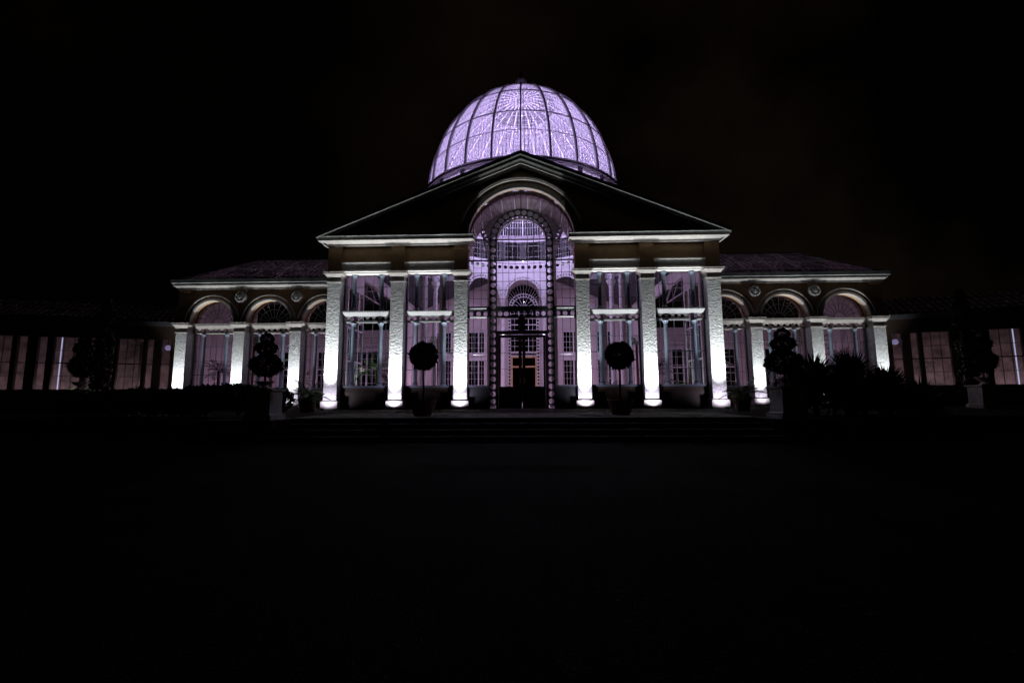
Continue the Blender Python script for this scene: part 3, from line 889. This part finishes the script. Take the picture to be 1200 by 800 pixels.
def wl(s, u, y, z):     # corridor-local to world
    return (s*21.3 + s*(u*math.cos(ANG)) + s*(y*math.sin(ANG)), 5.6 - u*math.sin(ANG) + y*math.cos(ANG), z)

# lamps inside the corridors
for s, side in ((-1, 'left'), (1, 'right')):
    x, y, z = wl(s, 1.16+.12, .75, 4.30)
    e = thing('globe_lamp', 'round violet globe lamp in the %s glasshouse corridor beside the last stone pilaster' % side, 'lamp', (x, y, 0), group='globe lamps in the corridors')
    b = MB(); b.lathe([(.02,z-.17),(.10,z-.14),(.16,z-.06),(.17,z),(.15,z+.08),(.09,z+.15),(.02,z+.17)], 0, 0, 16); b.build('globe', M['globe'], e, True)
    b = MB(); b.tube([(0,0,z+.17),(0,0,6.4)], .018); b.build('stem', M['darkiron'], e)
    u = 6.78
    x, y, z = wl(s, u, .9, 0)
    e = thing('tube_lamp', 'tall thin upright tube lamp glowing blue-white behind the %s corridor window' % side, 'lamp', (x, y, 0), group='upright tube lamps')
    b = MB(); b.tube([(0,0,1.45),(0,0,4.9)], .028, 10); b.build('tube', M['tube'], e)
    b = MB(); b.lathe([(.14,.54),(.14,.60),(.04,.64),(.04,1.45)], 0, 0, 12); b.lathe([(.04,4.9),(.04,5.0)], 0, 0, 12); b.build('base', M['darkiron'], e)

# ================================================================== floodlights along the facade
UP = []
fx = None
names = {-1: 'left', 1: 'right'}
def uplight(x, y, lab, aim_h, power, cone=57):
    global fx
    if fx is None:
        fx = thing('ground_floodlight', lab, 'floodlight', (x, y, TER), group='floodlights at the pilaster feet')
        b = MB(); b.lathe([(.11,.0),(.11,.03),(.095,.05),(.095,.09)], 0, 0, 14); b.build('housing', M['fixture'], fx)
        b = MB(); b.lathe([(.085,.0905),(.085,.094)], 0, 0, 14); b.build('lens', M['glass'], fx)
    else:
        dup(fx, None, (x, y, TER), label=lab)
    d = (0 if y < 1 else S) - y
    spot('floodlight_beam', (x, y, TER+.12), (x, y+d*.8, aim_h), power, WHITE, cone, 1.)
    spot('floodlight_spill', (x, y+.06, TER+.12), (x, y+d, TER+1.3), min(125, power*.032), (.90,.79,1.), 150, 1.)
ordn = ('innermost', 'middle', 'outermost')
for s in (-1, 1):
    for i, x in enumerate(PX):
        uplight(s*x, -.45 if i < 2 else -.70, 'small round floodlight at the foot of the %s gable-front pilaster, %s half' % (ordn[i], names[s]), 7.0, 3900)
    for i, x in enumerate((13.61, 17.06, 20.6)):
        uplight(s*x, S-.55, 'small round floodlight at the foot of the %s pilaster of the %s arcade wing' % (ordn[i], names[s]), 5.0, 2000, 62)

# ================================================================== interior lights
for k in range(6):
    a = R(30+60*k); r = 5.6
    spot('dome_floodlight_beam', (r*math.cos(a), DY+r*math.sin(a), 13.1), (-r*.55*math.cos(a), DY-r*.55*math.sin(a), 22.5), 2650, VIOLET, 150, 1., .15)
for s in (-1, 1): spot('drum_side_fill', (s*1.4, DY-2.5, 13.75), (s*2.7, DY-6.7, 14.1), 1500, VIOLET, 100, 1., .06)  # added fill aimed at the front drum windows, no fitting there
point('drum_fill', (0, DY, 13.4), 1050, VIOLET, .1)  # unseen fill added mid-drum to brighten the window frames
for s in (-1, 1):
    spot('vestibule_fill', (s*.8, 1.7, 5.75), (s*.9, 1.9, 12), 50, MAUVE, 140, 1., .06)  # uplights added so the vault soffit shows, no known lamp
for k in range(4):
    a = R(45+90*k); r = 3.2
    point('rotunda_lamp', (r*math.cos(a), DY+r*math.sin(a), 2.0), 110, MAUVE, .2)
for k in range(4):
    a = R(45+90*k); r = 3.0
    spot('rotunda_wash', (r*math.cos(a), DY+r*math.sin(a), 1.2), (r*2.0*math.cos(a), DY+r*2.0*math.sin(a), 11.), 480, (.80,.56,1.), 120, 1., .12)
for x in (-7.5, -3.6, 3.6, 7.5):
    spot('rear_wall_fill', (x*.93, 14.2, .9), (x, 20, 6.0), 130, MAUVE, 130, 1., .08)  # extra light added to lift the dark rear wall
for s in (-1, 1):
    spot('dome_ring_fill', (s*4.4, 1.5, 11.75), (s*3.2, 3.4, 15.2), 260, VIOLET, 110, 1., .06)  # invented light behind the gable, brightens the dome ring
    point('bay_lamp', (s*7.4, 15.5, 2.2), 90, MAUVE, .2)
    point('bay_lamp', (s*6.3, 4.6, 1.2), 22, MAUVE, .2)
    spot('side_frame_beam', (s*8.9, 2.6, .8), (s*9.6, 2.7, 5.0), 110, (.85,1.,.92), 100, 1., .05)
    point('arcade_lamp', (s*13.2, 8.2, 2.2), 70, MAUVE, .2)
    point('arcade_lamp', (s*17.6, 8.2, 2.2), 70, MAUVE, .2)
    for u in (2.4, 6.2, 10.0):
        x, y, z = wl(s, u, 1.2, 1.3); point('corridor_lamp', (x, y, z), 44, DUSK, .15)
spot('rear_door_beam', (0, 18.6, .8), (0, 19.95, 2.6), 45, (1.,.62,.25), 110, 1., .05)

# bright floodlights seen in the rotunda
fl0 = None
for x, y, z, lab in ((0, DY+6.65, 12.98, 'small bright floodlight on the gallery above the central inner arch'),
                     (-1.75, DY+6.4, 6.35, 'bright little lamp on the left column flanking the rear door'),
                     (1.75, DY+6.4, 6.35, 'bright little lamp on the right column flanking the rear door')):
    e = thing('wall_lamp', lab, 'lamp', (x, y, z), group='bright lamps in the rotunda')
    b = MB(); b.lathe([(.02,-.09),(.075,-.06),(.09,0),(.075,.06),(.02,.09)], 0, 0, 12); b.build('bulb', M['lens'], e, True)
    b = MB(); b.box(-.03, .03, .05, .36, -.03, .03); b.build('bracket', M['darkiron'], e)

# ================================================================== plants
def ball(r, c=(0,0,0), squash=1.):
    def f():
        d = Vector((random.gauss(0,1), random.gauss(0,1), random.gauss(0,1))).normalized()
        lump = 1 + .10*math.sin(7*d.x+2*d.z) * math.sin(6*d.y-3*d.z)
        q = d * r * lump * (random.uniform(.72, 1.03)**.7 if random.random() > .04 else random.uniform(1.0, 1.14))
        return (c[0]+q.x, c[1]+q.y, c[2]+q.z*squash), d
    return f
# standard bay balls in tubs
def standard():
    e = thing('ball_topiary', 'round-headed clipped bay tree in a tub standing left of the entrance door', 'potted tree', (-3.36, -6.8, TER), group='ball topiaries on the terrace')
    b = MB(); b.lathe([(.30,0),(.31,.03),(.43,.42),(.46,.47),(.46,.52),(.41,.52),(.41,.47)], 0, 0, 24); b.build('tub', M['terra'], e, True)
    b = MB(); b.lathe([(.40,.44),(.38,.48)], 0, 0, 20); b.build('soil', M['soil'], e)
    b = MB(); b.tube([(0,0,.45),(.015,.01,.9),(-.01,0,1.3),(0,0,1.8)], [.04,.035,.033,.03], 8)
    for k in range(7):
        a = 2*PI*k/7; b.tube([(0,0,1.62),(.2*math.cos(a),.2*math.sin(a),1.9),(.34*math.cos(a),.34*math.sin(a),2.1)], [.018,.012,.006], 5)
    b.build('trunk', M['bark'], e)
    b = MB(); b.leaves(5200, ball(.425, (0,0,2.05), .97), .10, .5, .8); b.build('crown', M['leaf'], e)
    return e
sd = standard()
dup(sd, None, (3.48, -6.4, TER), 1.3, 'round-headed clipped bay tree in a tub standing right of the entrance door')

# tiered topiary in stone urn on pedestals
def tiered(loc, lab):
    e = thing('tiered_topiary', lab, 'topiary', loc, group='tiered topiaries on pedestals')
    b = MB(); b.lathe([(.15,0),(.16,.03),(.09,.06),(.08,.10),(.20,.16),(.27,.22),(.29,.24),(.25,.24)], 0, 0, 20); b.build('urn', M['plinth'], e, True)
    b = MB(); b.tube([(0,0,.2),(.01,0,.8),(-.01,.01,1.5)], [.035,.03,.02], 8)
    b.build('trunk', M['bark'], e)
    b = MB(); b.leaves(4200, ball(.40, (.02,0,.72), .78), .07, .5, .9); b.leaves(2400, ball(.27, (-.02,.02,1.24), .72), .06, .5, .9); b.leaves(1100, ball(.17, (.0,.0,1.52), .9), .055, .5, .9)
    b.leaves(300, ball(.16, (.0,.0,1.0), .7), .055, .5, .9)
    b.build('crown', M['leaf'], e)
    return e
def pedestal(loc, lab):
    e = thing('pedestal', lab, 'pedestal', loc, group='stone pedestals along the terrace edge')
    b = MB(); b.box(-.42, .42, -.42, .42, 0, .14); b.flare(-.38, .38, -.38, .38, .141, .18, -.03); b.build('foot', M['plinth'], e)
    b = MB(); b.box(-.34, .34, -.34, .34, .18, .80); b.build('die', M['plinth'], e)
    b = MB(); b.flare(-.34, .34, -.34, .34, .80, .84, .05); b.box(-.41, .41, -.41, .41, .841, .90); b.build('cap', M['plinth'], e)
    return e
def base_slab(): pass
pe = pedestal((-7.62, -9.0, TER), 'square stone pedestal carrying topiary at the left end of the steps')
dup(pe, None, (7.75, -9.0, TER), label='square stone pedestal carrying topiary at the right end of the steps')
dup(pe, None, (-21.0, -1.0, TER), label='small dim stone pedestal in front of the far left corridor', scale=(1,1,1.15))
dup(pe, None, (20.95, -1.0, TER), label='small dim stone pedestal in front of the far right corridor', scale=(1,1,1.15))
ti = tiered((-7.66, -9.0, TER+.90), 'two-tiered clipped topiary silhouetted against the left arcade wing')
dup(ti, None, (7.72, -9.0, TER+.90), 2.0, 'two-tiered clipped topiary silhouetted against the right arcade wing', (1.08,1.08,1))
dup(ti, None, (-21.4, -1.0, TER+1.03), .7, 'dark tiered topiary in front of the far left corridor windows', (1.25,1.25,1.6))
dup(ti, None, (21.1, -1.0, TER+1.03), 2.7, 'dark tiered topiary in front of the far right corridor windows', (1.25,1.25,1.5))
# the terrace reaches the two inner pedestals
b = MB()
for s in (-1, 1): b.box(*sorted((s*7.005, s*9.5)), -9.6, -8.105, -.02, TER)
tag(b.build('step_plinth', M['step']), kind='structure')

# fronds
def frond(mb, base, az, el, L, droop, nl=16, lw=.035, ll=.30):
    p = Vector(base); d = Vector((math.cos(az)*math.cos(el), math.sin(az)*math.cos(el), math.sin(el)))
    pts = [p.copy()]
    n = nl
    for i in range(n):
        d.z -= droop/n; d.normalize(); p = p + d*(L/n); pts.append(p.copy())
    mb.path(pts[::2] if n > 6 else pts, .014)
    for i in range(2, n+1):
        t_ = i/n; q = pts[i]; dd = (pts[i]-pts[i-1]).normalized()
        sd_ = dd.cross(Vector((0,0,1)))
        if sd_.length < 1e-3: sd_ = Vector((1,0,0))
        sd_.normalize()
        l = ll*math.sin(PI*min(1, .12+.86*t_))**.6
        for sg_ in (-1, 1):
            v = (sd_*sg_*.85 + dd*.6 + Vector((0,0,-.25+random.uniform(-.1,.1)))).normalized()
            w_ = dd*lw
            mb.add([q - w_*.5, q + v*l*.5 + w_*.4, q + v*l, q + v*l*.5 - w_*.6], [(0,1,2,3)])
def palm(loc, lab, h, L, nf=14, group='palms inside the conservatory', tr=.09, droop=1.3, m='palm', name='palm_tree', cat='palm'):
    e = thing(name, lab, cat, loc, group=group)
    b = MB(); b.tube([(0,0,0),(.03,.02,h*.5),(0,0,h)], [tr*1.2,tr,tr*.8], 10); b.build('trunk', M['bark'], e)
    b = MB()
    for k in range(nf):
        frond(b, (0,0,h), 2*PI*k/nf*1.0 + random.uniform(-.2,.2), random.uniform(.15,1.25), L*random.uniform(.8,1.1), droop, lw=.05*L/1.3, ll=.36*L/1.3)
    b.build('crown', M[m], e)
    return e
palm((-8.35, 3.2, .54), 'dark arching palm behind the window next to the leftmost gable pilaster', 2.1, 1.5)
palm((-5.9, 7.6, .54), 'tall palm further inside behind the left gable windows', 3.4, 1.6)
palm((7.0, 5.6, .54), 'palm with drooping fronds behind the right gable windows', 3.7, 1.3)
palm((8.6, 2.6, .54), 'low palm behind the window next to the rightmost gable pilaster', 1.0, .9)
palm((-12.4, 7.4, .54), 'bright green palm behind the arch nearest the left of the pavilion', 3.6, 1.5)
palm((12.5, 7.4, .54), 'green palm behind the arch nearest the right of the pavilion', 2.6, 1.4)
palm((-18.2, 7.6, .54), 'tall dark palm behind the outermost left arch', 4.0, 1.7)
palm((-14.4, 6.4, .54), 'short palm behind the middle left arch', 1.6, 1.2)
palm((15.2, 6.4, .54), 'short palm behind the middle right arch', 1.8, 1.2)
palm((18.6, 7.6, .54), 'tall dark palm behind the outermost right arch', 3.8, 1.6)
palm((-7.3, 2.2, .54), 'dark low palm just behind the glass between the two outer left gable pilasters', 1.3, 1.1, m='leaf2')
palm((-4.0, 2.4, .54), 'dark fern-like palm at the sill behind the left ball topiary', .7, .8, m='leaf2')
palm((4.9, 2.6, .54), 'dark fern-like palm at the sill behind the right ball topiary', .8, .8, m='leaf2')
palm((7.2, 2.3, .54), 'dark palm just behind the glass between the two outer right gable pilasters', 2.0, 1.1, m='leaf2')
palm((-16.0, 5.9, .54), 'dark palm close to the glass of the middle left arch', 2.6, 1.2, m='leaf2')
palm((-19.3, 5.8, .54), 'dark palm close to the glass of the outermost left arch', 2.2, 1.2, m='leaf2')
palm((16.2, 5.9, .54), 'dark palm close to the glass of the middle right arch', 2.4, 1.2, m='leaf2')
palm((19.4, 5.8, .54), 'dark palm close to the glass of the outermost right arch', 2.8, 1.3, m='leaf2')
x, y, z = wl(-1, 3.0, 1.5, .54); palm((x, y, z), 'palm with fronds hanging at the top of the left corridor window', 4.0, 1.0)
x, y, z = wl(1, 2.75, 1.3, .54); palm((x, y, z), 'thin feathery palm in the right corridor window', 2.4, .8, 9)
x, y, z = wl(-1, 5.9, 1.6, .54); palm((x, y, z), 'low spreading palm beside the left upright tube lamp', .9, .9, 10)

# potted palms at the pavilion corners
def potted(loc, lab):
    e = thing('potted_palm', lab, 'potted plant', loc, group='potted palms at the pavilion corners')
    b = MB(); b.lathe([(.27,0),(.28,.02),(.36,.45),(.40,.50),(.40,.58),(.35,.58)], 0, 0, 20); b.build('pot', M['terra'], e, True)
    b = MB()
    for k in range(16):
        frond(b, (random.uniform(-.06,.06), random.uniform(-.06,.06), .55), 2*PI*k/16+random.uniform(-.2,.2), random.uniform(.5,1.35), random.uniform(.75,1.15), 1.5, lw=.05, ll=.30)
    b.build('foliage', M['palm'], e)
    return e
pp = potted((-9.04, -3.35, TER), 'small arching palm in a pot before the left corner of the pavilion')
dup(pp, None, (9.10, -3.25, TER), 2.2, 'small arching palm in a pot before the right corner of the pavilion')

# shrubs left of the steps
def shrub(loc, r, h, lab, n=3400):
    e = thing('shrub', lab, 'shrub', loc, group='dark shrubs left of the steps')
    b = MB()
    for k in range(5):
        a = 2*PI*k/5; b.tube([(0,0,0),(.3*r*math.cos(a),.3*r*math.sin(a),h*.5),(.55*r*math.cos(a),.55*r*math.sin(a),h*.8)], [.03,.02,.01], 5)
    b.build('stem', M['bark'], e)
    b = MB()
    for k in range(6):
        a = 2*PI*k/6; rr = r*.55
        b.leaves(n//7, ball(rr, (.5*r*math.cos(a), .5*r*math.sin(a), h*random.uniform(.45,.62)), .8*h/(2*rr)*.9), .12, .5, .8)
    b.leaves(n//7, ball(r*.6, (0,0,h*.60), .62*h/(r*1.2)), .10, .45, .8)
    b.build('foliage', M['leaf2'], e)
    return e
for i, (x, y, r, h) in enumerate(((-8.7,-6.9,.75,.98),(-9.8,-6.8,.85,1.12),(-10.9,-6.9,.8,1.08),(-11.9,-6.7,.85,1.02),(-13.1,-6.6,.9,1.0),(-14.5,-6.6,.95,.9),(-16.0,-6.2,.95,.85))):
    labs = ('low dark shrub touching the left pedestal of the steps', 'dark shrub below the middle left arch, second from the pedestal', 'bushy dark shrub hiding the foot of the second arcade pilaster',
            'dark shrub below the outermost left arch', 'dark shrub hiding the foot of the outermost left pilaster', 'dark shrub between the outermost left pilaster and the corridor', 'last dark shrub toward the left corridor')
    shrub((x, y, TER), r, h, labs[i])
# spiky rosettes right of the steps
def yucca(loc, h, L, n, lab):
    e = thing('yucca', lab, 'shrub', loc, group='spiky yuccas right of the steps')
    b = MB(); b.tube([(0,0,0),(.02,0,h*.6),(0,0,h)], [.09,.08,.06], 8); b.build('stem', M['bark'], e)
    b = MB()
    for _ in range(n):
        a = random.uniform(0, 2*PI); el = math.asin(random.uniform(-.45, .98))
        d = Vector((math.cos(a)*math.cos(el), math.sin(a)*math.cos(el), math.sin(el)))
        s_ = d.cross(Vector((0,0,1))); s_ = s_.normalized() if s_.length > .05 else Vector((1,0,0))
        l = L*random.uniform(.75, 1.1); o = Vector((0,0,h)) + d*.06
        mid = o + d*l*.5; tip = o + d*l + Vector((0,0,-.12*l*math.cos(el)))
        w_ = .034
        b.add([o - s_*w_*.6, o + s_*w_*.6, mid + s_*w_, tip, mid - s_*w_], [(0,1,2,4),(4,2,3)])
    b.build('foliage', M['leaf2'], e)
    return e
for x, y, h, L, n, lab in ((9.0,-7.4,.75,.95,700,'low spiky yucca next to the right pedestal'),
        (9.75,-7.0,1.1,1.0,800,'tall spiky yucca before the second arcade pilaster from the right'),
        (10.9,-7.1,1.15,1.05,800,'tall bushy yucca below the outermost right arch'),
        (10.3,-7.7,.6,1.0,700,'low yucca in front of the two tall ones'),
        (11.6,-7.5,.55,1.0,700,'low yucca below the outermost right pilaster'),
        (12.1,-7.0,.82,.9,700,'rightmost yucca whose spikes cross the outermost right pilaster'),
        (13.3,-6.8,.35,.95,500,'small yucca at the dark right end of the planting')):
    yucca((x, y, TER), h, L, n, lab)
for x, y, r, h, lab in ((9.5,-6.6,.85,1.35,'dark leafy shrub behind the yuccas before the second arcade pilaster'), (10.7,-6.5,.95,1.5,'dark leafy shrub behind the tall yucca below the outermost right arch'),
        (11.8,-6.4,.9,1.2,'dark leafy shrub behind the yuccas left of the outermost right pilaster'), (13.0,-6.4,.95,.85,'low dark shrub between the yuccas and the right corridor')):
    o = shrub((x, y, TER), r, h, lab, 2600); o['group'] = 'dark shrubs among the yuccas'
for x, y, z, lab in ((9.75,-7.9,1.25,'tiny cluster of pale petals low in the yuccas near the right pedestal'), (11.95,-7.9,1.27,'tiny cluster of pale petals at the right end of the yuccas')):
    e = thing('pale_flower', lab, 'flower', (x, y, TER), group='pale flowers among the yuccas')
    b = MB(); b.tube([(0,.25,0),(0,.05,(z-TER)*.6),(0,0,z-TER)], .008, 5); b.build('stem', M['leaf2'], e)
    b = MB(); b.leaves(16, ball(.07, (0,0,z-TER)), .07, .6, .6); b.build('petals', M['petal'], e)

# columnar yews in front of the corridors
def yew(loc, lab):
    e = thing('columnar_yew', lab, 'tree', loc, group='columnar yews before the corridors')
    b = MB(); b.tube([(0,0,0),(.03,0,3),(0,.02,5.4)], [.16,.11,.03], 8); b.build('trunk', M['bark'], e)
    b = MB()
    def f():
        t_ = random.random(); z = .25 + 5.6*t_
        r = .40*min(1, (t_*7+.45))*math.sqrt(max(0, 1-t_**3)) * (1+.12*math.sin(9*z+2))
        a = random.uniform(0, 2*PI); q = r*random.uniform(.6, 1.05)
        return (q*math.cos(a), q*math.sin(a), z), Vector((math.cos(a)*.6, math.sin(a)*.6, .9))
    b.leaves(6500, f, .14, .35, .5); b.build('crown', M['leaf'], e)
    return e
yw = yew((-22.35, 1.0, TER), 'dark columnar yew standing before the left corridor windows')
dup(yw, None, (22.3, 1.0, TER), 1.1, 'dark columnar yew standing before the right corridor windows')

# ================================================================== world, moon, camera
w = bpy.data.worlds.new('World'); sc.world = w; w.use_nodes = True
nt = w.node_tree; N = nt.nodes; L = nt.links
bg = N['Background']
sky = N.new('ShaderNodeTexSky'); sky.sky_type = 'NISHITA'; sky.sun_disc = False
SUN_EL, SUN_ROT = R(3), R(200)
sky.sun_elevation = SUN_EL; sky.sun_rotation = SUN_ROT
L.new(sky.outputs[0], bg.inputs['Color']); bg.inputs['Strength'].default_value = .00012
# faint town glow on broken cloud
tc = N.new('ShaderNodeTexCoord'); no = N.new('ShaderNodeTexNoise'); no.inputs['Scale'].default_value = 2.2; no.inputs['Detail'].default_value = 5
L.new(tc.outputs['Generated'], no.inputs['Vector'])
cr = N.new('ShaderNodeValToRGB'); cr.color_ramp.elements[0].position = .42; cr.color_ramp.elements[1].position = .8
cr.color_ramp.elements[0].color = (0,0,0,1); cr.color_ramp.elements[1].color = (.0085,.0050,.0028,1)
L.new(no.outputs['Fac'], cr.inputs['Fac'])
b2 = N.new('ShaderNodeBackground'); b2.inputs['Strength'].default_value = 1.
sx = N.new('ShaderNodeSeparateXYZ'); L.new(tc.outputs['Generated'], sx.inputs[0])
mr = N.new('ShaderNodeMapRange'); mr.inputs[1].default_value = -.5; mr.inputs[2].default_value = .6; mr.inputs[3].default_value = .15; mr.inputs[4].default_value = 1.
L.new(sx.outputs['X'], mr.inputs[0]); L.new(mr.outputs[0], b2.inputs['Strength'])
L.new(cr.outputs['Color'], b2.inputs['Color'])
ad = N.new('ShaderNodeAddShader'); L.new(bg.outputs[0], ad.inputs[0]); L.new(b2.outputs[0], ad.inputs[1])
L.new(ad.outputs[0], N['World Output'].inputs['Surface'])
sd_ = bpy.data.lights.new('moon', 'SUN'); sd_.energy = .0015; sd_.angle = R(.5); sd_.color = (1.,.9,.78)
so = bpy.data.objects.new('moon', sd_); COL.objects.link(so)
so.rotation_euler = (R(90)-SUN_EL, 0, -SUN_ROT + PI)

cam = bpy.data.cameras.new('camera'); cam.lens = 16; cam.sensor_width = 36; cam.clip_start = .1; cam.clip_end = 2000
co = bpy.data.objects.new('camera', cam); COL.objects.link(co); sc.camera = co
cx, cz, D, yaw, pit, rol = .1972, 1.24, 22.5, .030617, .11539, .004855
Rz = Matrix(((math.cos(yaw), math.sin(yaw), 0), (-math.sin(yaw), math.cos(yaw), 0), (0,0,1)))
Rx = Matrix(((1,0,0), (0, math.cos(pit), math.sin(pit)), (0, -math.sin(pit), math.cos(pit))))
Q = Rx @ Rz
right, fwd, up = Vector(Q[0]), Vector(Q[1]), Vector(Q[2])
r2 = right*math.cos(rol) - up*math.sin(rol); u2 = up*math.cos(rol) + right*math.sin(rol)
m = Matrix((r2, u2, -fwd)).transposed().to_4x4(); m.translation = (cx, -D, cz)
co.matrix_world = m

sc.view_settings.view_transform = 'Standard'; sc.view_settings.look = 'None'; sc.view_settings.exposure = 0; sc.view_settings.gamma = 1
sc.view_settings.use_curve_mapping = False
sc.render.engine = 'CYCLES'
c = sc.cycles
c.use_denoising = True; c.max_bounces = 7; c.diffuse_bounces = 3; c.glossy_bounces = 3; c.transmission_bounces = 4; c.transparent_max_bounces = 24
c.sample_clamp_indirect = 2.; c.caustics_reflective = False; c.caustics_refractive = False
